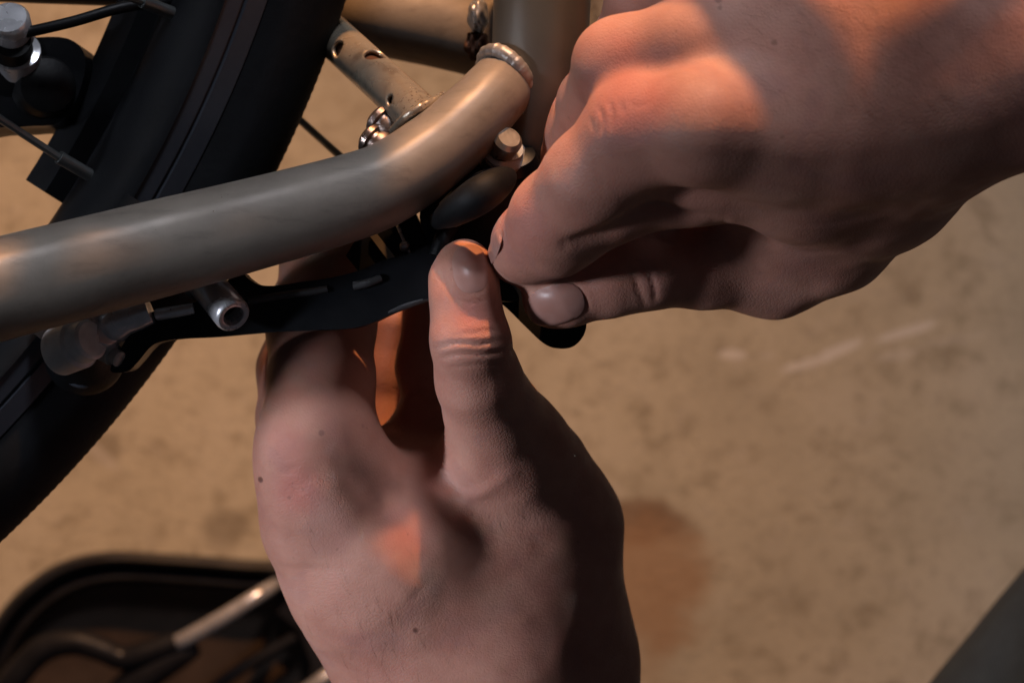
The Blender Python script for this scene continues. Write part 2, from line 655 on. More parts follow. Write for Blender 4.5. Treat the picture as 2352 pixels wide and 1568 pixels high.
# ---- wheel -------------------------------------------------------------
t_dir = Vector((-0.486, -0.874, 0)).normalized()
n_dir = Vector((0.874, -0.486, 0)).normalized()
PHI = math.radians(41)
r_dir = (n_dir * math.cos(PHI) + Vector((0, 0, -math.sin(PHI)))).normalized()
a_dir = (n_dir * math.sin(PHI) + Vector((0, 0, math.cos(PHI)))).normalized()
RR, HW = 0.275, 0.0135
Q = P(420, 440, -0.030)
HUB = Q - r_dir * RR - a_dir * HW
wheel = empty('wheel', HUB)
wheel.parent = bike
wheel.matrix_parent_inverse = bike.matrix_world.inverted()
bpy.context.view_layer.update()


def WP(s, rho, al):
    """wheel coordinates: angle s (0 = towards picture middle), radius, axial offset -> world"""
    return HUB + (r_dir * math.cos(s) + t_dir * math.sin(s)) * rho + a_dir * al


def revolve(name, prof, mat, N=360, closed=True, parent=wheel):
    bm = bmesh.new()
    rings = []
    for i in range(N):
        s = 2 * math.pi * i / N
        rings.append([bm.verts.new(WP(s, rho, al)) for rho, al in prof])
    m = len(prof)
    for i in range(N):
        A, B = rings[i], rings[(i + 1) % N]
        for k in range(m if closed else m - 1):
            bm.faces.new((A[k], A[(k + 1) % m], B[(k + 1) % m], B[k]))
    return finish(bm, name, mat, parent)


h = HW
rim = revolve('rim', [(RR, h), (RR - .0004, h + .0004), (RR - .0062, h + .0004), (RR - .0066, h - .0006), (RR - .0074, h - .0006), (RR - .0078, h + .0004), (RR - .0135, h + .0002), (RR - .0150, h - .0014),
                      (RR - .0165, h - .004), (RR - .0185, 0.004), (RR - .0185, -0.004), (RR - .0165, -h + .004), (RR - .0150, -h + .0014), (RR - .0135, -h), (RR, -h), (RR - .006, 0)], M_RIM)
bedp = []
bed = revolve('rim_well', [(RR - .0134, h + .0012), (RR - .0150, h + .0002), (RR - .0172, h - .004), (RR - .0196, 0.004), (RR - .0196, -0.004), (RR - .0172, -h + .004), (RR - .0150, -h - .0002), (RR - .0134, -h - .0012), (RR - .0130, -h + .001), (RR - .0160, 0), (RR - .0130, h - .001)], M_DARK, parent=rim)

# tyre: carcass with a ribbed shoulder and small tread blocks
def tyre():
    bm = bmesh.new()
    N, M = 1400, 36
    r0, c0 = 0.0180, RR + 0.0118
    rings = []
    for i in range(N):
        s = 2 * math.pi * i / N
        ring = []
        for k in range(M):
            an = math.radians(-140 + 280 * k / (M - 1))
            r = r0
            if abs(math.degrees(an)) > 112:
                r *= 0.985
            if abs(math.degrees(an)) < 62:
                blk = (i + (k // 4)) % 2
                r += 0.00008 if blk else -0.00007
            ring.append(bm.verts.new(WP(s, c0 + r * math.cos(an), r * math.sin(an))))
        rings.append(ring)
    for i in range(N):
        A, B = rings[i], rings[(i + 1) % N]
        for k in range(M - 1):
            bm.faces.new((A[k], A[k + 1], B[k + 1], B[k]))
    return finish(bm, 'tyre', M_RUBBER, wheel)


tyre()

# hub and spokes
lathe('hub', WP(0, 0, -0.05), WP(0, 0, 0.05), [(0, .006), (.08, .006), (.081, .012), (.12, .022), (.16, .022), (.2, .012), (.5, .011), (.8, .012), (.84, .022), (.88, .022), (.919, .012), (.92, .006), (1, .006)], M_CHROME, wheel)
spoke_me = None
for i in range(32):
    s = 2 * math.pi * (i + 0.17) / 32
    sd = 1 if i % 2 else -1
    off = 0.55 * (1 if (i // 2) % 2 else -1)
    bm = bmesh.new()
    A = HUB + (r_dir * math.cos(s + off) + t_dir * math.sin(s + off)) * 0.02 + a_dir * (0.035 * sd)
    B = WP(s, RR - 0.030, 0.002 * sd)
    Cc = WP(s, RR - 0.018, 0.001 * sd)
    sweep(bm, [tuple(A) + (0.0011,), tuple(B) + (0.0011,)], 8, 1)
    sp = finish(bm, 'spoke', M_SPOKE, wheel)
    bm = bmesh.new()
    sweep(bm, [tuple(B) + (0.0019,), tuple(B + (Cc - B) * .25) + (0.0018,), tuple(Cc) + (0.0018,)], 10, 1)
    finish(bm, 'spoke_nipple', M_SPOKE, sp)

# ---- far side brake: shoe along the rim, arm, nut --------------------
brake_far = empty('brake', WP(0, RR - .01, -0.03))
brake_far.parent = bike
brake_far.matrix_parent_inverse = bike.matrix_world.inverted()
bpy.context.view_layer.update()


def wbox(name, s0, s1, rho0, rho1, a0, a1, mat, parent, bevel=0.002, n=10):
    bm = bmesh.new()
    secs = []
    for i in range(n + 1):
        s = s0 + (s1 - s0) * i / n
        secs.append([bm.verts.new(WP(s, rho, al)) for rho, al in ((rho0, a0), (rho1, a0), (rho1, a1), (rho0, a1))])
    for A, B in zip(secs, secs[1:]):
        for k in range(4):
            bm.faces.new((A[k], A[(k + 1) % 4], B[(k + 1) % 4], B[k]))
    bm.faces.new(secs[0][::-1])
    bm.faces.new(secs[-1])
    es = [e for e in bm.edges if len(e.link_faces) == 2 and e.calc_face_angle(0) > 0.6]
    bmesh.ops.bevel(bm, geom=es, offset=bevel, segments=3, affect='EDGES', clamp_overlap=True)
    return finish(bm, name, mat, parent)


wbox('brake_pad', -0.16, 0.075, RR - .021, RR - .004, -h - .014, -h - .001, M_RUBBER, brake_far, .0035)
slab('brake_arm', smooth_outline([(-260, 110), (0, 118), (60, 104), (175, 102), (215, 160), (170, 282), (80, 300), (0, 304), (-260, 330)], 5), M_BLACK, brake_far, -0.058, -0.034, 0.004)
lathe('pad_washer', P(36, 160, -0.04), P(28, 92, -0.015), [(0, .0075), (.15, .0098), (.4, .0085), (.55, .0055), (1, .005)], M_PLASTIC, brake_far)
lathe('pad_nut', P(46, 150, -0.030), P(18, 40, -0.012), [(0, .0062), (.3, .0066), (.33, .0045), (.55, .0045), (.58, .0058), (.95, .0058), (1, .005)], M_CHROME, brake_far)
lathe('pad_stud', P(95, 205, -0.036), P(112, 195, -0.026), [(0, .0085), (.6, .0085), (.85, .0075), (1, .004)], M_PLASTIC, brake_far)

# brake cable across the wheel and the cable behind the tyre
ptube('brake_cable', [(-400, 155, -0.01, 13), (-150, 118, -0.012, 13), (0, 88, -0.014, 13), (160, 52, -0.016, 13), (280, 18, -0.02, 13), (420, -6, -0.03, 13), (560, -60, -0.05, 13)], M_PLASTIC, bike, 14, 8)
ptube('brake_cable', [(540, 140, -0.10, 9), (680, 268, -0.085, 9), (790, 367, -0.06, 9), (880, 450, -0.04, 9)], M_SPOKE, bike, 12, 4)
ptube('stay_tube', [(-700, -90, -0.06, 60), (-300, -70, -0.06, 60), (0, -55, -0.06, 60), (150, -49, -0.06, 60), (280, -43, -0.06, 58), (420, -38, -0.062, 55)], M_BLACK, bike, 24, 4)

# ---- near side brake ------------------------------------------------
brake = empty('brake', P(700, 690, -0.005))
brake.parent = bike
brake.matrix_parent_inverse = bike.matrix_world.inverted()
bpy.context.view_layer.update()
arm_out = smooth_outline([(318, 752), (345, 722), (400, 705), (470, 690), (520, 655), (540, 632), (562, 628), (575, 640), (600, 655), (640, 657), (700, 648), (760, 640), (830, 622), (880, 600), (940, 585), (1010, 560), (1110, 600), (1170, 650),
                          (1190, 690), (1120, 690), (1030, 682), (980, 688), (900, 722), (850, 745), (790, 756), (640, 762), (500, 774), (420, 778), (372, 786), (350, 800), (325, 830), (300, 852), (262, 850), (285, 800)], 5)
arm = slab('brake_arm', arm_out, M_BLACK, brake, -0.011, 0.000, 0.0022)
# raised rib in lighter grey, a painted highlight along the arm
ptube('arm_rib', [(570, 692, 0.0000, 9), (640, 680, 0.0004, 9), (720, 669, 0.0004, 9), (752, 664, 0.0002, 8)], M_HILITE, arm, 10, 6)
ptube('arm_rib', [(812, 657, 0.0002, 10), (845, 650, 0.0006, 10), (876, 638, 0.0004, 9)], M_HILITE, arm, 10, 6)
ptube('arm_rib', [(880, 722, -0.001, 8), (930, 703, -0.0006, 8), (985, 684, -0.001, 8)], M_HILITE, arm, 10, 6)

# pivot housing and spring box under the tube
slab('shade_plate', [(640, 430), (850, 372), (850, 505), (640, 560)], M_BLACK, brake, -0.075, -0.004, 0.002)  # hidden plate added to keep the warm lamp off the index finger
slab('shade_block', [(925, 594), (1000, 594), (1010, 640), (925, 642)], M_BLACK, brake, -0.085, -0.03, 0.002)  # hidden block added to shade the right side of the finger gap
slab('pivot_housing', [(800, 590), (842, 520), (948, 475), (1000, 585), (1010, 640), (905, 650), (840, 640)], M_BLACK, brake, -0.030, -0.012, 0.0015)
ptube('return_spring', [(900, 492, -0.010, 4), (918, 530, -0.009, 4), (936, 572, -0.008, 4), (958, 610, -0.009, 4)], M_CHROME, brake, 10, 4)
bm = bmesh.new()
bmesh.ops.create_uvsphere(bm, u_segments=20, v_segments=14, radius=W(13))
bmesh.ops.translate(bm, vec=P(930, 566, -0.008), verts=bm.verts)
finish(bm, 'spring_stop', M_CHROME, brake)
slab('brass_strip', [(848, 540), (862, 532), (915, 600), (902, 612)], M_BRASS, brake, -0.0115, -0.0105, 0.0002)
slab('steel_tab', [(940, 600), (962, 596), (955, 625), (942, 615)], M_DULL, brake, -0.010, -0.0085, 0.0003)

# black link body between the stay and the finger tips
slab('link_body', smooth_outline([(985, 470), (1040, 432), (1098, 398), (1150, 378), (1200, 400), (1215, 450), (1185, 500), (1150, 560), (1130, 620), (1060, 650), (1000, 620), (990, 560), (975, 515)], 4), M_BLACK, brake, -0.075, -0.006, 0.0035)
ptube('link_shade_cap', [(1004, 508, 0.006, 20), (1045, 484, 0.014, 36), (1105, 446, 0.020, 44), (1150, 416, 0.014, 34), (1170, 404, 0.006, 18)], M_DEEP, brake, 28, 8)  # cap added on the link to block warm light from the thumb
ptube('link_web', [(1030, 492, 0.000, 34), (1100, 445, 0.004, 46), (1155, 412, 0.000, 34)], M_BLACK, brake, 28, 8)
ptube('link_barrel', [(1005, 590, 0.0, 20), (1020, 545, -0.001, 22), (1045, 500, -0.004, 22), (1075, 470, -0.008, 18)], M_PLASTIC, brake, 20, 6)
lathe('link_collar', P(992, 545, -0.010), P(1012, 465, -0.012), [(0, .0028), (.1, .0036), (.9, .0042), (1, .0034)], M_DARK, brake)
lathe('cable_screw', P(1135, 375, -0.006), P(1170, 315, 0.004), [(0, .0042), (.3, .0046), (.32, .0030), (.5, .0030), (.52, .0038), (.9, .0040), (1, .0030)], M_BRASS, brake)
lathe('screw_ring', P(1152, 362, -0.006), P(1166, 336, -0.002), [(0, .0045), (.2, .0062), (.55, .0062), (.8, .0044), (1, .0044)], M_DULL, brake)
lathe('cable_clamp', P(1190, 395, -0.010), P(1180, 350, -0.006), [(0, .005), (.3, .0062), (.8, .0056), (1, .003)], M_BLACK, brake)

# pad hardware at the lower end
wbox('brake_pad', 0.03, 0.205, RR - .0165, RR + .001, h + .0012, h + .011, M_RUBBER, brake, .004)
lathe('pad_washer', P(195, 826, -0.022), P(196, 776, -0.004), [(0, .009), (.1, .0108), (.35, .0112), (.55, .0096), (1, .0068)], M_PLASTIC, brake, 40)
lathe('cone_washer', P(134, 808, -0.001), P(212, 778, 0.007), [(0, .0058), (.06, .0066), (.62, .0066), (.66, .0056), (.95, .0054), (1, .0046)], M_ZINC, brake, 40)
lathe('spacer', P(205, 772, -0.004), P(242, 748, 0.003), [(0, .0058), (.2, .0062), (.8, .0062), (1, .005)], M_CHROME, brake, 32)
lathe('pad_bolt', P(232, 752, 0.000), P(345, 712, 0.001), [(0, .0036), (.18, .0052), (.34, .0054), (.5, .0043), (.75, .0042), (1, .0036)], M_CHROME, brake, 28)
lathe('pad_stud', P(225, 790, -0.004), P(276, 826, 0.001), [(0, .0036), (.7, .0030), (.72, .0022), (.97, .0022), (1, .0016)], M_DULL, brake, 18)
ptube('pad_edge', [(140, 846, -0.012, 9), (160, 872, -0.011, 10), (190, 884, -0.011, 8), (212, 882, -0.012, 5)], M_RIM, brake, 10, 6)

# socket head bolt of the arm, with a real recess
def socket_bolt():
    a, b = P(470, 646, -0.002), P(537, 727, 0.010)
    L = (b - a).length
    o = lathe('arm_bolt', a, b, [(0, .0040), (.02, .0048), (.93, .0048), (.98, .0046), (1, .0042), (1.0, .0033), (.99, .0029), (.72, .0027), (.71, .0005)], M_CHROME, brake, 40)
    lathe('bolt_socket', a + (b - a) * .70, a + (b - a) * .80, [(0, .0024), (.6, .0024), (.8, .0012), (1, .0008)], M_BLACK, o, 20)
    lathe('bolt_washer', a - (b - a) * .10, a + (b - a) * .02, [(0, .0052), (.1, .0060), (.9, .0060), (1, .0052)], M_DULL, brake, 36)
socket_bolt()
ptube('arm_pin', [(362, 722, 0.0, 14), (400, 716, 0.002, 14), (445, 708, 0.002, 13)], M_CHROME, brake, 16, 4)

# two domed nuts behind the bridge
for (a, b) in (((905, 305, -0.012), (858, 262, -0.014)), ((888, 345, -0.010), (836, 308, -0.012))):
    lathe('domed_nut', P(*a), P(*b), [(0, .0040), (.2, .0046), (.42, .0042), (.46, .0034), (.56, .0034), (.62, .0044), (.8, .0043), (.93, .0030), (1, .0008)], M_BROWN, bike, 28)


# ------------------------------------------------------------------ hands from one smooth skin surface each
class Hand:
    def __init__(self, lo, hi, vox):
        self.lo = np.array(lo, np.float32)
        self.v = vox
        self.n = np.ceil((np.array(hi) - lo) / vox).astype(int) + 1
        self.f = np.full(self.n, 0.03, np.float32)

    def cone(self, F, p0, r0, p1, r1, k, zs=1.0):
        p0, p1 = np.array(p0, np.float32), np.array(p1, np.float32)
        mg = max(r0, r1) + max(k, 0.002) + 0.004
        a = np.minimum(p0, p1) - mg
        b = np.maximum(p0, p1) + mg
        i0 = np.clip(np.floor((a - self.lo) / self.v).astype(int), 0, self.n)
        i1 = np.clip(np.ceil((b - self.lo) / self.v).astype(int) + 1, 0, self.n)
        if (i1 <= i0).any():
            return
        sl = tuple(slice(x, y) for x, y in zip(i0, i1))
        ax = [self.lo[d] + self.v * np.arange(i0[d], i1[d], dtype=np.float32) for d in range(3)]
        X = ax[0][:, None, None] - p0[0]
        Y = ax[1][None, :, None] - p0[1]
        Z = (ax[2][None, None, :] - p0[2]) * zs
        d = (p1 - p0) * np.array((1, 1, zs), np.float32)
        L2 = max(float(d @ d), 1e-10)
        h_ = np.clip((X * d[0] + Y * d[1] + Z * d[2]) / L2, 0, 1)
        q = np.sqrt((X - h_ * d[0]) ** 2 + (Y - h_ * d[1]) ** 2 + (Z - h_ * d[2]) ** 2) - (r0 + (r1 - r0) * h_)
        G = F[sl]
        if k <= 0:
            F[sl] = np.minimum(G, q)
        else:
            m = np.maximum(k - np.abs(G - q), 0) / k
            F[sl] = np.minimum(G, q) - m * m * k * 0.25

    def chain(self, pts, k=0.004, zs=1.0, kjoin=0.006, F=None):
        """pts: (u, v, z, rpx) joints; the chain is blended into the hand"""
        G = np.full(self.n, 0.03, np.float32)
        for A, B in zip(pts, pts[1:]):
            self.cone(G, P(*A[:3]), W(A[3], A[2]), P(*B[:3]), W(B[3], B[2]), k, zs)
        T = self.f if F is None else F
        if kjoin <= 0:
            np.minimum(T, G, out=T)
        else:
            m = np.maximum(kjoin - np.abs(T - G), 0) / kjoin
            T[:] = np.minimum(T, G) - m * m * kjoin * 0.25

    def surface(self):
        f = self.f
        s = f < 0
        nx, ny, nz = f.shape
        cnt = np.zeros((nx - 1, ny - 1, nz - 1), np.int8)
        for a in (0, 1):
            for b in (0, 1):
                for c in (0, 1):
                    cnt += s[a:nx - 1 + a, b:ny - 1 + b, c:nz - 1 + c]
        I = np.argwhere((cnt > 0) & (cnt < 8))
        idx = np.full(cnt.shape, -1, np.int32)
        idx[tuple(I.T)] = np.arange(len(I))
        acc = np.zeros((len(I), 3), np.float64)
        num = np.zeros(len(I))
        corners = [(a, b, c) for a in (0, 1) for b in (0, 1) for c in (0, 1)]
        for c0 in corners:
            for d in range(3):
                if c0[d]:
                    continue
                c1 = list(c0); c1[d] = 1
                v0 = f[tuple((I + c0).T)]
                v1 = f[tuple((I + c1).T)]
                mk = (v0 < 0) != (v1 < 0)
                t = np.where(mk, v0 / np.where(mk, v0 - v1, 1), 0)
                p = np.tile(np.array(c0, float), (len(I), 1))
                p[:, d] += t
                acc[mk] += p[mk]
                num[mk] += 1
        V = (I + acc / num[:, None]) * self.v + self.lo
        quads = []
        for d in range(3):
            e1, e2 = (d + 1) % 3, (d + 2) % 3
            sl0 = [slice(None)] * 3; sl0[d] = slice(0, -1)
            sl1 = [slice(None)] * 3; sl1[d] = slice(1, None)
            a, b = s[tuple(sl0)], s[tuple(sl1)]
            E = np.argwhere(a != b)
            ok = (E[:, e1] > 0) & (E[:, e2] > 0) & (E[:, e1] < f.shape[e1] - 1) & (E[:, e2] < f.shape[e2] - 1)
            E = E[ok]
            fl = a[tuple(E.T)]
            o1 = np.zeros(3, int); o1[e1] = 1
            o2 = np.zeros(3, int); o2[e2] = 1
            q = np.stack([idx[tuple((E - o1 - o2).T)], idx[tuple((E - o2).T)], idx[tuple(E.T)], idx[tuple((E - o1).T)]], 1)
            q[~fl] = q[~fl][:, ::-1]
            quads.append(q)
        Qd = np.concatenate(quads)
        Qd = Qd[(Qd >= 0).all(1)]
        ed = np.concatenate([Qd[:, [i, (i + 1) % 4]] for i in range(4)])
        for it in range(3):
            ac = np.zeros_like(V); n = np.zeros(len(V))
            np.add.at(ac, ed[:, 0], V[ed[:, 1]]); np.add.at(n, ed[:, 0], 1)
            np.add.at(ac, ed[:, 1], V[ed[:, 0]]); np.add.at(n, ed[:, 1], 1)
            V = V + 0.5 * (ac / np.maximum(n, 1)[:, None] - V)
        return V, Qd

    def top(self, u, v, zlo=-1, zhi=1):
        """height of the skin under a photo pixel"""
        zs = self.lo[2] + self.v * np.arange(self.n[2])
        prev = None
        for k in range(self.n[2] - 1, -1, -1):
            z = zs[k]
            if z > zhi or z < zlo:
                continue
            p = P(u, v, z)
            g_ = (np.array(p) - self.lo) / self.v
            i, j = int(g_[0]), int(g_[1])
            if not (0 <= i < self.n[0] - 1 and 0 <= j < self.n[1] - 1):
                return None
            fx, fy = g_[0] - i, g_[1] - j
            c = self.f[i:i + 2, j:j + 2, k]
            val = (c[0, 0] * (1 - fx) + c[1, 0] * fx) * (1 - fy) + (c[0, 1] * (1 - fx) + c[1, 1] * fx) * fy
            if val < 0:
                return z if prev is None else z + self.v * (-val) / (prev - val)
            prev = val
        return None


def groove(V, N, lines):
    """press creases (sigma, depth in metres; pixels for the path) into the skin"""
    for pts, sig, dep, zmin in lines:
        k = (DIST - V[:, 2]) / DIST * PX
        U = V[:, 0] / k + 1176
        Y = 784 - V[:, 1] / k
        best = np.full(len(V), 1e9)
        tt = np.zeros(len(V))
        path = catmull([(a, b, 0, 0) for a, b in pts], 6)
        m = len(path) - 1
        for i, (A, B) in enumerate(zip(path, path[1:])):
            d = (B - A)[:2]
            L2 = d @ d + 1e-9
            h_ = np.clip(((U - A[0]) * d[0] + (Y - A[1]) * d[1]) / L2, 0, 1)
            q = np.hypot(U - A[0] - h_ * d[0], Y - A[1] - h_ * d[1])
            w = q < best
            tt[w] = (i + h_[w]) / m
            best = np.minimum(best, q)
        fade = np.sqrt(np.clip(np.sin(np.pi * np.clip(tt, 0.03, 0.97)), 0, 1))
        amt = np.exp(-(best / sig) ** 2) * dep * fade * (N[:, 2] > -0.1) * (V[:, 2] > zmin)
        V -= N * amt[:, None]


def normals(V, Qd):
    n = np.cross(V[Qd[:, 2]] - V[Qd[:, 0]], V[Qd[:, 3]] - V[Qd[:, 1]])
    N = np.zeros_like(V)
    for i in range(4):
        np.add.at(N, Qd[:, i], n)
    return N / np.maximum(np.linalg.norm(N, axis=1), 1e-12)[:, None]


LAT = rng.random((40, 40, 40)) * 2 - 1


def vnoise(V, cell):
    q = V / cell + 11.3
    i = np.floor(q).astype(int)
    f = q - i
    f = f * f * (3 - 2 * f)
    out = 0
    for a in (0, 1):
        for b in (0, 1):
            for c in (0, 1):
                w = (f[:, 0] if a else 1 - f[:, 0]) * (f[:, 1] if b else 1 - f[:, 1]) * (f[:, 2] if c else 1 - f[:, 2])
                out = out + w * LAT[(i[:, 0] + a) % 40, (i[:, 1] + b) % 40, (i[:, 2] + c) % 40]
    return out


def uneven(V, Qd):
    """soft lumps of flesh, so that the skin is not a perfect blend of tubes"""
    N = normals(V, Qd)
    a = 0.0002 * vnoise(V, 0.011) + 0.00012 * vnoise(V + 1.7, 0.005)
    return V + N * a[:, None]


def to_mesh(name, V, Qd, mat, parent):
    me = bpy.data.meshes.new(name)
    me.vertices.add(len(V))
    me.vertices.foreach_set('co', V.astype(np.float32).ravel())
    me.loops.add(Qd.size)
    me.loops.foreach_set('vertex_index', Qd.astype(np.int32).ravel())
    me.polygons.add(len(Qd))
    me.polygons.foreach_set('loop_start', np.arange(0, Qd.size, 4, dtype=np.int32))
    me.polygons.foreach_set('use_smooth', np.ones(len(Qd), bool))
    me.update()
    me.validate()
    return link(name, me, mat, parent)


def nail(hand, name, c, ax_len, ax_wid, ang, parent, lift=0.0004, dome=0.0, zr=(-1, 1)):
    """a nail plate following the skin: c pixel centre, half length/width in pixels, ang = direction of the nail tip"""
    ca, sa = math.cos(ang), math.sin(ang)
    pts, zz = [], []
    M, K = 20, 14
    samp = []
    for i in range(-6, 7):
        for j in range(-5, 6):
            x, y = i / 6 * .9, j / 5 * .8
            u = c[0] + ca * x * ax_len - sa * y * ax_wid
            v = c[1] + sa * x * ax_len + ca * y * ax_wid
            z = hand.top(u, v, *zr)
            if z is not None:
                samp.append((x, y, z))
    S = np.array(samp)
    A = np.stack([np.ones(len(S)), S[:, 0], S[:, 1], S[:, 0] ** 2, S[:, 0] * S[:, 1], S[:, 1] ** 2], 1)
    co = np.linalg.lstsq(A, S[:, 2], rcond=None)[0]
    bm = bmesh.new()
    top, rings = None, []
    def pt(x, y, off):
        z = co @ np.array((1, x, y, x * x, x * y, y * y))
        if off > 0:
            t = hand.top(c[0] + ca * x * ax_len - sa * y * ax_wid, c[1] + sa * x * ax_len + ca * y * ax_wid, *zr)
            if t is not None:
                z = max(z, t)
        z += off
        return P(c[0] + ca * x * ax_len - sa * y * ax_wid, c[1] + sa * x * ax_len + ca * y * ax_wid, z)
    cen = bm.verts.new(pt(0, 0, lift))
    R, T = 8, 48
    for r in range(1, R + 1):
        ring = []
        for t in range(T):
            a = 2 * math.pi * t / T
            e = 2.6
            x = abs(math.cos(a)) ** (2 / e) * math.copysign(1, math.cos(a)) * r / R
            y = abs(math.sin(a)) ** (2 / e) * math.copysign(1, math.sin(a)) * r / R
            ring.append(bm.verts.new(pt(x, y, lift if r < R else lift * 0.4)))
        rings.append(ring)
    skirt = []
    for t in range(T):
        a = 2 * math.pi * t / T
        e = 2.6
        x = abs(math.cos(a)) ** (2 / e) * math.copysign(1, math.cos(a)) * 1.01
        y = abs(math.sin(a)) ** (2 / e) * math.copysign(1, math.sin(a)) * 1.01
        skirt.append(bm.verts.new(pt(x, y, -0.0012)))
    rings.append(skirt)
    for t in range(T):
        bm.faces.new((cen, rings[0][t], rings[0][(t + 1) % T]))
    for A_, B_ in zip(rings, rings[1:]):
        for t in range(T):
            bm.faces.new((A_[t], B_[t], B_[(t + 1) % T], A_[(t + 1) % T]))
    return finish(bm, name, M_NAIL, parent)


person = empty('person', P(2352, 1568, FLOOR))
tag(person, 'person with two bare hands working at the bicycle brake, dark trouser leg at the corner', 'person')
VOX = 0.0008

# ---- left hand (comes up from the bottom edge) ----
def box_px(u0, v0, u1, v1, z0, z1):
    qs = [P(u, v, z) for u in (u0, u1) for v in (v0, v1) for z in (z0, z1)]
    return [min(q[i] for q in qs) for i in range(3)], [max(q[i] for q in qs) for i in range(3)]


LH = Hand(*box_px(540, 440, 1560, 2350, -0.15, 0.03), VOX)
# back of the hand, metacarpals, wrist
LH.chain([(1230, 2250, -0.09, 330), (1160, 1800, -0.070, 305), (1132, 1568, -0.055, 300), (1100, 1480, -0.048, 290)], 0.01, 1.40, 0.012)
LH.chain([(1090, 1480, -0.045, 240), (900, 1240, -0.028, 178), (705, 1040, -0.014, 98)], 0.01, 1.15, 0.016)
LH.chain([(1010, 1470, -0.052, 220), (840, 1310, -0.034, 180), (708, 1216, -0.026, 104)], 0.01, 1.1, 0.014)
LH.chain([(1010, 1430, -0.06, 220), (860, 1250, -0.06, 170), (735, 1180, -0.060, 110)], 0.01, 1.0, 0.016)
LH.chain([(1245, 1500, -0.058, 195), (1222, 1230, -0.048, 190), (1165, 1035, -0.026, 132)], 0.008, 1.1, 0.014)
LH.chain([(1040, 1330, -0.046, 260), (1020, 1270, -0.044, 245)], 0.01, 1.6, 0.018)
LH.chain([(1310, 1180, -0.048, 88), (1276, 1056, -0.034, 58)], 0.006, 1.0, 0.010)
# thumb
LH.chain([(1165, 1030, -0.026, 134), (1098, 870, -0.001, 96), (1080, 780, 0.007, 89), (1068, 690, 0.006, 77), (1066, 640, 0.004, 75), (1067, 610, 0.002, 61)], 0.003, 1.0, 0.006)
# index finger, running up behind the brake arm and the tube
LH.chain([(748, 1045, -0.018, 104), (738, 880, -0.026, 116), (738, 740, -0.038, 118), (762, 610, -0.050, 108), (775, 570, -0.056, 100)], 0.006, 1.0, 0.012)
LH.chain([(722, 1016, -0.012, 82), (732, 1110, -0.018, 96)], 0.006, 1.0, 0.016)
# middle finger just showing at its side, the next ones curled below the gap
LH.chain([(712, 1190, -0.046, 100), (692, 960, -0.056, 98), (694, 850, -0.063, 98), (730, 730, -0.070, 92), (770, 640, -0.078, 82)], 0.004, 1.0, 0.004)
LH.chain([(840, 1130, -0.080, 110), (868, 960, -0.086, 80), (880, 850, -0.084, 70), (900, 740, -0.080, 56)], 0.004, 1.0, 0.004)
LH.chain([(1100, 1100, -0.050, 110), (1020, 960, -0.056, 92), (990, 840, -0.058, 78), (990, 700, -0.060, 62)], 0.004, 1.0, 0.004)
LH.chain([(900, 1090, -0.052, 90), (1000, 1100, -0.050, 92)], 0.006, 1.0, 0.016)
lv, lq = LH.surface()
lv = uneven(lv, lq)
ln = normals(lv, lq)
groove(lv, ln, [
    ([(1000, 798), (1050, 786), (1100, 790), (1165, 778)], 5, 0.0007, -1), ([(1010, 822), (1060, 812), (1120, 812), (1175, 800)], 5, 0.0007, -1),
    ([(1040, 770), (1090, 764), (1150, 756)], 4, 0.0004, -1), ([(1030, 845), (1090, 838), (1160, 834)], 4, 0.0003, -1),
    ([(1024, 600), (1026, 650), (1042, 682), (1080, 696), (1118, 688)], 4, 0.0005, -0.01),
    ([(640, 1060), (660, 1075), (690, 1068)], 4, 0.00015, -0.05), ([(632, 1045), (650, 1056), (690, 1048)], 4, 0.00015, -0.05), ([(645, 1085), (680, 1082)], 4, 0.0002, -0.05),
    ([(700, 1100), (820, 1220), (960, 1370)], 42, -0.0012, -0.08), ([(760, 1030), (860, 1140), (980, 1260)], 30, 0.0009, -0.08),
    ([(1000, 1120), (1080, 1140), (1170, 1090)], 16, -0.0006, -0.08),
])
moles_l = [(P(940, 1490, .024), .0011, .85), (P(730, 998, .012), .0009, .5), (P(925, 1248, .02), .0006, .8), (P(962, 1212, .02), .0006, .5), (P(692, 1240, .02), .0006, .4), (P(600, 1100, -.01), .0009, .8)]
red_l = [(P(660, 1030, .0), .008, .25), (P(680, 1130, .0), .010, .5), (P(930, 1240, .02), .012, .35), (P(1090, 730, .02), .008, .4)]
hand_l = to_mesh('hand', lv, lq, skin_mat(moles_l, red_l), person)
hand_l['label'] = 'left hand with its thumb pressed on the brake'
nail(LH, 'nail', (1080, 617), 55, 40, math.radians(-98), hand_l, 0.0003)

# ---- right hand (comes from the upper right) ----
RH = Hand(*box_px(1060, -420, 2980, 800, -0.055, 0.125), VOX)
RH.chain([(2950, -140, 0.055, 360), (2500, -10, 0.052, 335), (2340, 45, 0.050, 288), (2210, 95, 0.048, 255)], 0.01, 1.3, 0.012)
RH.chain([(2900, 60, 0.066, 220), (2420, 140, 0.062, 185), (2150, 222, 0.060, 160), (1960, 280, 0.058, 160)], 0.01, 1.1, 0.014)
# back of the hand
RH.chain([(2220, 120, 0.050, 240), (2000, 190, 0.056, 205), (1790, 290, 0.058, 160)], 0.01, 1.15, 0.014)
RH.chain([(2200, 40, 0.052, 240), (2000, 60, 0.054, 210), (1800, 90, 0.052, 155)], 0.01, 1.15, 0.014)
RH.chain([(2200, -60, 0.044, 240), (2000, -80, 0.040, 205), (1790, -110, 0.032, 150)], 0.01, 1.15, 0.014)
RH.chain([(2150, -150, 0.028, 220), (1950, -210, 0.018, 190), (1800, -260, 0.006, 130)], 0.01, 1.1, 0.014)
RH.chain([(1960, 120, 0.034, 250), (1850, 120, 0.030, 230)], 0.01, 1.5, 0.018)
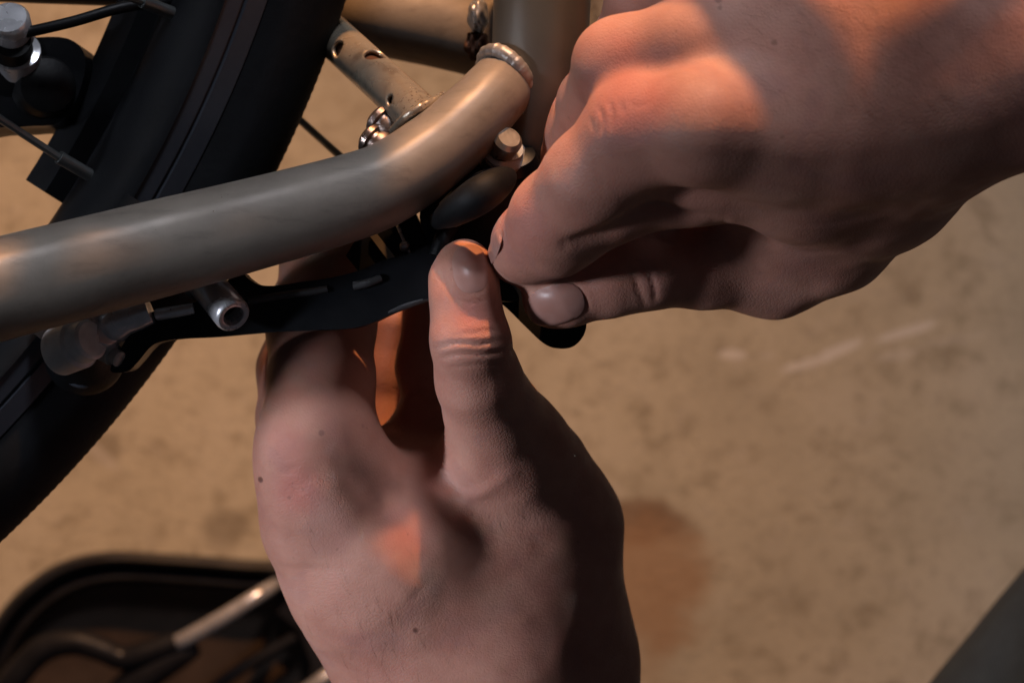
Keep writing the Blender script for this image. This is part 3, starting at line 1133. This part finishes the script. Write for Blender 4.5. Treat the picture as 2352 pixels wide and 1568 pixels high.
# thumb column and the fold of skin between thumb and index finger
RH.chain([(2110, 255, 0.034, 168), (2010, 395, 0.014, 172), (1900, 520, -0.006, 145), (1772, 600, -0.018, 118)], 0.008, 1.0, 0.014)
RH.chain([(1900, 400, 0.018, 150), (1760, 470, 0.006, 110)], 0.006, 1.0, 0.014)
RH.chain([(1780, 500, 0.000, 112), (1640, 520, -0.010, 80), (1540, 540, -0.010, 74), (1400, 598, -0.010, 62), (1300, 640, -0.008, 50)], 0.006, 1.0, 0.010)
RH.chain([(1555, 205, 0.048, 100), (1700, 190, 0.052, 135), (1900, 185, 0.050, 190)], 0.01, 1.1, 0.014)
RH.chain([(1790, 560, -0.018, 105), (1600, 560, -0.026, 80), (1420, 590, -0.024, 64)], 0.006, 1.0, 0.012)
RH.chain([(1772, 602, -0.016, 117), (1620, 612, -0.007, 94), (1485, 614, 0.001, 96), (1400, 640, 0.003, 86), (1300, 672, 0.003, 77), (1262, 688, 0.002, 63)], 0.003, 1.0, 0.006)
RH.chain([(1470, 375, 0.042, 104), (1640, 385, 0.040, 108), (1800, 390, 0.036, 130)], 0.006, 1.0, 0.012)
RH.chain([(1480, 160, 0.010, 95), (1700, 220, 0.010, 150), (1900, 220, 0.006, 160)], 0.006, 1.0, 0.008)
RH.chain([(1680, 440, 0.016, 66), (1500, 468, 0.010, 40), (1400, 528, 0.006, 36), (1320, 575, 0.002, 34)], 0.006, 1.0, 0.008)
RH.chain([(1880, 370, 0.032, 140), (2100, 290, 0.040, 150)], 0.01, 1.0, 0.018)
RH.chain([(2060, 370, 0.020, 126), (2230, 180, 0.036, 130)], 0.01, 1.0, 0.014)
RH.chain([(1290, 562, 0.026, 72), (1420, 474, 0.036, 68), (1560, 440, 0.034, 72)], 0.006, 1.0, 0.010)
# index finger, middle and the next two
RH.chain([(1800, 290, 0.058, 160), (1620, 288, 0.064, 136), (1472, 298, 0.055, 128), (1362, 412, 0.045, 113), (1278, 500, 0.032, 103), (1222, 558, 0.018, 88), (1192, 586, 0.006, 70)], 0.004, 1.0, 0.005)
RH.chain([(1800, 80, 0.052, 150), (1600, 110, 0.054, 120), (1424, 150, 0.046, 104), (1366, 240, 0.020, 82), (1326, 320, -0.002, 66), (1290, 420, -0.018, 58)], 0.004, 1.0, 0.003)
RH.chain([(1790, -110, 0.036, 140), (1640, -50, 0.038, 108), (1492, 10, 0.030, 95), (1400, 150, 0.012, 72), (1334, 262, 0.0, 60), (1300, 350, -0.008, 54)], 0.004, 1.0, 0.003)
RH.chain([(1800, -260, 0.006, 120), (1640, -190, -0.002, 90), (1540, -60, -0.008, 76), (1470, 100, -0.016, 60)], 0.004, 1.0, 0.003)
rv, rq = RH.surface()
rv = uneven(rv, rq)
rn = normals(rv, rq)
groove(rv, rn, [
    ([(1398, 232), (1406, 262), (1400, 300)], 4, 0.0005, 0.01), ([(1374, 246), (1383, 272), (1378, 306)], 4, 0.0006, 0.01), ([(1424, 230), (1432, 262)], 4, 0.0004, 0.01), ([(1354, 270), (1362, 300)], 4, 0.0004, 0.01),
    ([(1440, 230), (1460, 246), (1500, 232)], 4, 0.0002, 0.01),
    ([(1300, 560), (1400, 530), (1500, 478), (1570, 496), (1660, 508)], 14, 0.0020, -1),
    ([(1505, 690), (1500, 650), (1480, 600)], 6, 0.0006, -1), ([(1480, 700), (1462, 650), (1450, 610)], 6, 0.0004, -1),
    ([(1240, 660), (1290, 650), (1330, 668), (1350, 710)], 7, 0.0008, -1),
])
moles_r = [(P(1638, 20, .05), .0010, .5), (P(1755, 125, .05), .0009, .4), (P(1640, 40, .05), .0007, .4), (P(1770, 25, .05), .0006, .4)]
red_r = [(P(1440, 250, .055), .014, .5), (P(1390, 120, .05), .012, .35), (P(1200, 520, .03), .012, .3)]
hand_r = to_mesh('hand', rv, rq, skin_mat(moles_r, red_r), person)
hand_r['label'] = 'right hand pinching with thumb and index finger'
nail(RH, 'nail', (1276, 700), 66, 45, math.radians(166), hand_r, 0.0003, zr=(-0.05, 0.0125))
nail(RH, 'nail', (1136, 566), 42, 12, math.radians(108), hand_r, 0.0002)

# fine hair lying on the skin
M_HAIR = simple('fine_hair', (0.16, 0.09, 0.05), 0.5, 0, 0.3, 100, 0)


def hairs(hand, obj, n, region, flow, seed):
    r = random.Random(seed)
    bm = bmesh.new()
    k = 0
    for _ in range(n * 3):
        if k >= n:
            break
        u, v = r.uniform(region[0], region[2]), r.uniform(region[1], region[3])
        an = math.atan2(flow[1], flow[0]) + r.gauss(0, 0.25)
        L = r.uniform(35, 75)
        pts = []
        for q in range(5):
            f = q / 4
            uu = u + math.cos(an + 0.3 * f) * L * f
            vv = v + math.sin(an + 0.3 * f) * L * f
            z = hand.top(uu, vv)
            if z is None:
                break
            pts.append(tuple(P(uu, vv, z + 0.0001 + 0.0006 * f)) + (0.000022 * (1 - 0.8 * f),))
        if len(pts) == 5:
            sweep(bm, pts, 3, 1)
            k += 1
    return tag(finish(bm, 'fine_hair', M_HAIR, obj), None, None, None, 'stuff')


hairs(RH, hand_r, 300, (1700, -60, 2420, 260), (0.9, 0.45), 3)
hairs(LH, hand_l, 90, (720, 1180, 1250, 1600), (-0.5, -0.85), 5)

# ---- added shadow casters, unseen beyond the top edge of the picture, in the lamp's way
def toward_lamp(u, v, hand, f):
    z = hand.top(u, v)
    p = P(u, v, z if z is not None else 0.07)
    return p.lerp(WARM_AT, f)


def wtube(name, pts, r, mat, parent):
    bm = bmesh.new()
    sweep(bm, [tuple(p) + (r,) for p in pts], 28, 1)
    return finish(bm, name, mat, parent)


for (pa, pb, r, e0, e1) in (((1480, -40), (1800, 130), 0.0070, 0.02, 0.060), ((2260, 15), (2085, 160), 0.0027, 0.04, 0.008)):
    A = toward_lamp(*pa, RH, 0.16)
    B = toward_lamp(*pb, RH, 0.16)
    d = (B - A).normalized()
    wtube('shadow_bar', [A - d * e0, B + d * e1], r, M_PLASTIC, bike)  # unseen bar added to cast a shadow band on the right hand

caster = empty('shadow_caster', (-0.062, 0.36, 0.113))  # unseen toothed block added to throw broken shade on the stay tube
caster.parent = bike
caster.matrix_parent_inverse = bike.matrix_world.inverted()
bpy.context.view_layer.update()


def box(name, c, d, mat, parent, bevel=0.003):
    bm = bmesh.new()
    bmesh.ops.create_cube(bm, size=1)
    for v in bm.verts:
        v.co = Vector(c) + Vector((v.co.x * d[0], v.co.y * d[1], v.co.z * d[2]))
    return finish(bm, name, mat, parent, bevel=bevel)


for y in (0.325, 0.395):
    box('caster_bar', (-0.062, y, 0.0965 if y < .36 else 0.090), (0.10, 0.014, 0.017), M_PLASTIC, caster)
for x, w, hh in ((-0.097, .030, .020), (-0.068, .010, .020), (-0.053, .015, .008), (-0.020, .018, .022)):
    box('caster_tooth', (x, 0.325, 0.105 + hh / 2 - .002), (w, 0.006, hh), M_PLASTIC, caster, .002)
for x in (-0.106, -0.018):
    box('caster_side', (x, 0.36, 0.111), (0.010, 0.060, 0.022), M_PLASTIC, caster)
lathe('caster_rod', (-0.10, 0.36, 0.111), (-0.020, 0.36, 0.111), [(0, .010), (.8, .010), (.82, .006), (1, .006)], M_CHROME, caster)

# trouser leg: a bent knee low in the corner
bm = bmesh.new()
kp = [(2900, 1217, -0.28, 360), (2715, 1444, -0.28, 360), (2529, 1672, -0.28, 362), (2343, 1899, -0.28, 360), (2150, 2137, -0.29, 355)]
rings = sweep(bm, [tuple(P(u, v, z)) + (W(r, z),) for u, v, z, r in kp], 64, 14)
for v in bm.verts:
    n1 = math.sin(v.co.x * 90 + v.co.y * 60) * math.cos(v.co.y * 110 + v.co.z * 70)
    v.co += Vector((0.6, 0.6, 0.5)) * 0.0009 * n1
finish(bm, 'trouser_leg', cloth_mat(), person)

# ------------------------------------------------------------------ black lever held under the right thumb
lev = slab('lever', smooth_outline([(1120, 640), (1190, 650), (1260, 672), (1320, 700), (1345, 735), (1340, 770), (1315, 796), (1280, 800), (1248, 788), (1205, 748), (1155, 700), (1105, 670)], 5), M_PLASTIC, None, -0.0165, -0.0105, 0.002)
tag(lev, 'black rounded flat lever end sticking out below the right thumb nail', 'lever')

# ------------------------------------------------------------------ saddle lying on its top on the floor
sad = empty('saddle', P(330, 1540, FLOOR))
tag(sad, 'blurred black saddle lying upside down on the floor, silver rail catching the light', 'saddle')
M_SADDLE = simple('black_saddle_cover', (0.013, 0.014, 0.018), 0.42, 0, 0.3, 60, 0.3)
M_UNDER = simple('brown_saddle_base', (0.060, 0.042, 0.032), 0.6, 0, 0.25, 60, 0.3)
zt = -0.530
out = [(-60, 1560), (-20, 1440), (50, 1352), (140, 1292), (250, 1268), (400, 1274), (560, 1286), (700, 1300), (830, 1380), (900, 1520), (910, 1700), (880, 1950), (700, 2250), (430, 2400), (160, 2250), (-30, 1950), (-80, 1720)]
so = smooth_outline(out, 8)
cx, cy = 420, 1780


def ins(f):
    return [(cx + (u - cx) * f, cy + (v - cy) * f) for u, v in so]


def loft(name, levels, mat, parent, close_last=True):
    bm = bmesh.new()
    rings = []
    for f, z in levels:
        rings.append([bm.verts.new(P(u, v, z)) for u, v in ins(f)])
    n = len(so)
    for A, B in zip(rings, rings[1:]):
        for k in range(n):
            bm.faces.new((A[k], A[(k + 1) % n], B[(k + 1) % n], B[k]))
    if close_last:
        bm.faces.new(rings[-1])
    return finish(bm, name, mat, parent)


loft('saddle_cover', [(0.60, FLOOR + .002), (0.85, FLOOR + .006), (0.97, FLOOR + .022), (1.0, zt - .016), (1.005, zt - .006), (0.992, zt + .001), (0.965, zt + .003), (0.945, zt), (0.935, zt - .007), (0.915, zt - .008), (0.905, zt - .004), (0.885, zt - .002), (0.87, zt - .005), (0.86, zt - .014)], M_SADDLE, sad, False)
loft('saddle_base', [(0.875, zt - .012), (0.80, zt - .018), (0.60, zt - .026), (0.3, zt - .030)], M_UNDER, sad)
ptube('saddle_rail', [(390, 1482, zt + .010, 19), (430, 1464, zt + .014, 19), (520, 1412, zt + .014, 18), (600, 1362, zt + .010, 17), (640, 1338, zt - .004, 16)], M_CHROME, sad, 20, 8)
ptube('saddle_rail', [(660, 1620, zt + .014, 18), (740, 1560, zt + .014, 18), (800, 1512, zt + .008, 17)], M_CHROME, sad, 20, 8)
ptube('rail_clamp', [(-30, 1640, zt + .008, 30), (30, 1560, zt + .012, 32), (95, 1492, zt + .014, 32), (170, 1474, zt + .015, 30), (235, 1492, zt + .014, 28), (280, 1510, zt + .013, 28), (330, 1500, zt + .013, 28), (405, 1472, zt + .012, 26)], M_SADDLE, sad, 20, 8)
ptube('rail_clamp', [(280, 1600, zt + .006, 44), (340, 1545, zt + .008, 40), (420, 1496, zt + .008, 32), (450, 1480, zt + .008, 24)], M_SADDLE, sad, 20, 6)
ptube('base_rib', [(480, 1590, zt - .010, 14), (560, 1532, zt - .010, 14), (680, 1462, zt - .010, 14)], M_SADDLE, sad, 12, 6)
slab('base_panel', [(640, 1400), (700, 1330), (800, 1420), (860, 1568), (800, 1700), (690, 1640), (720, 1520), (690, 1440)], M_SADDLE, sad, zt - .022, zt - .006, 0.002)
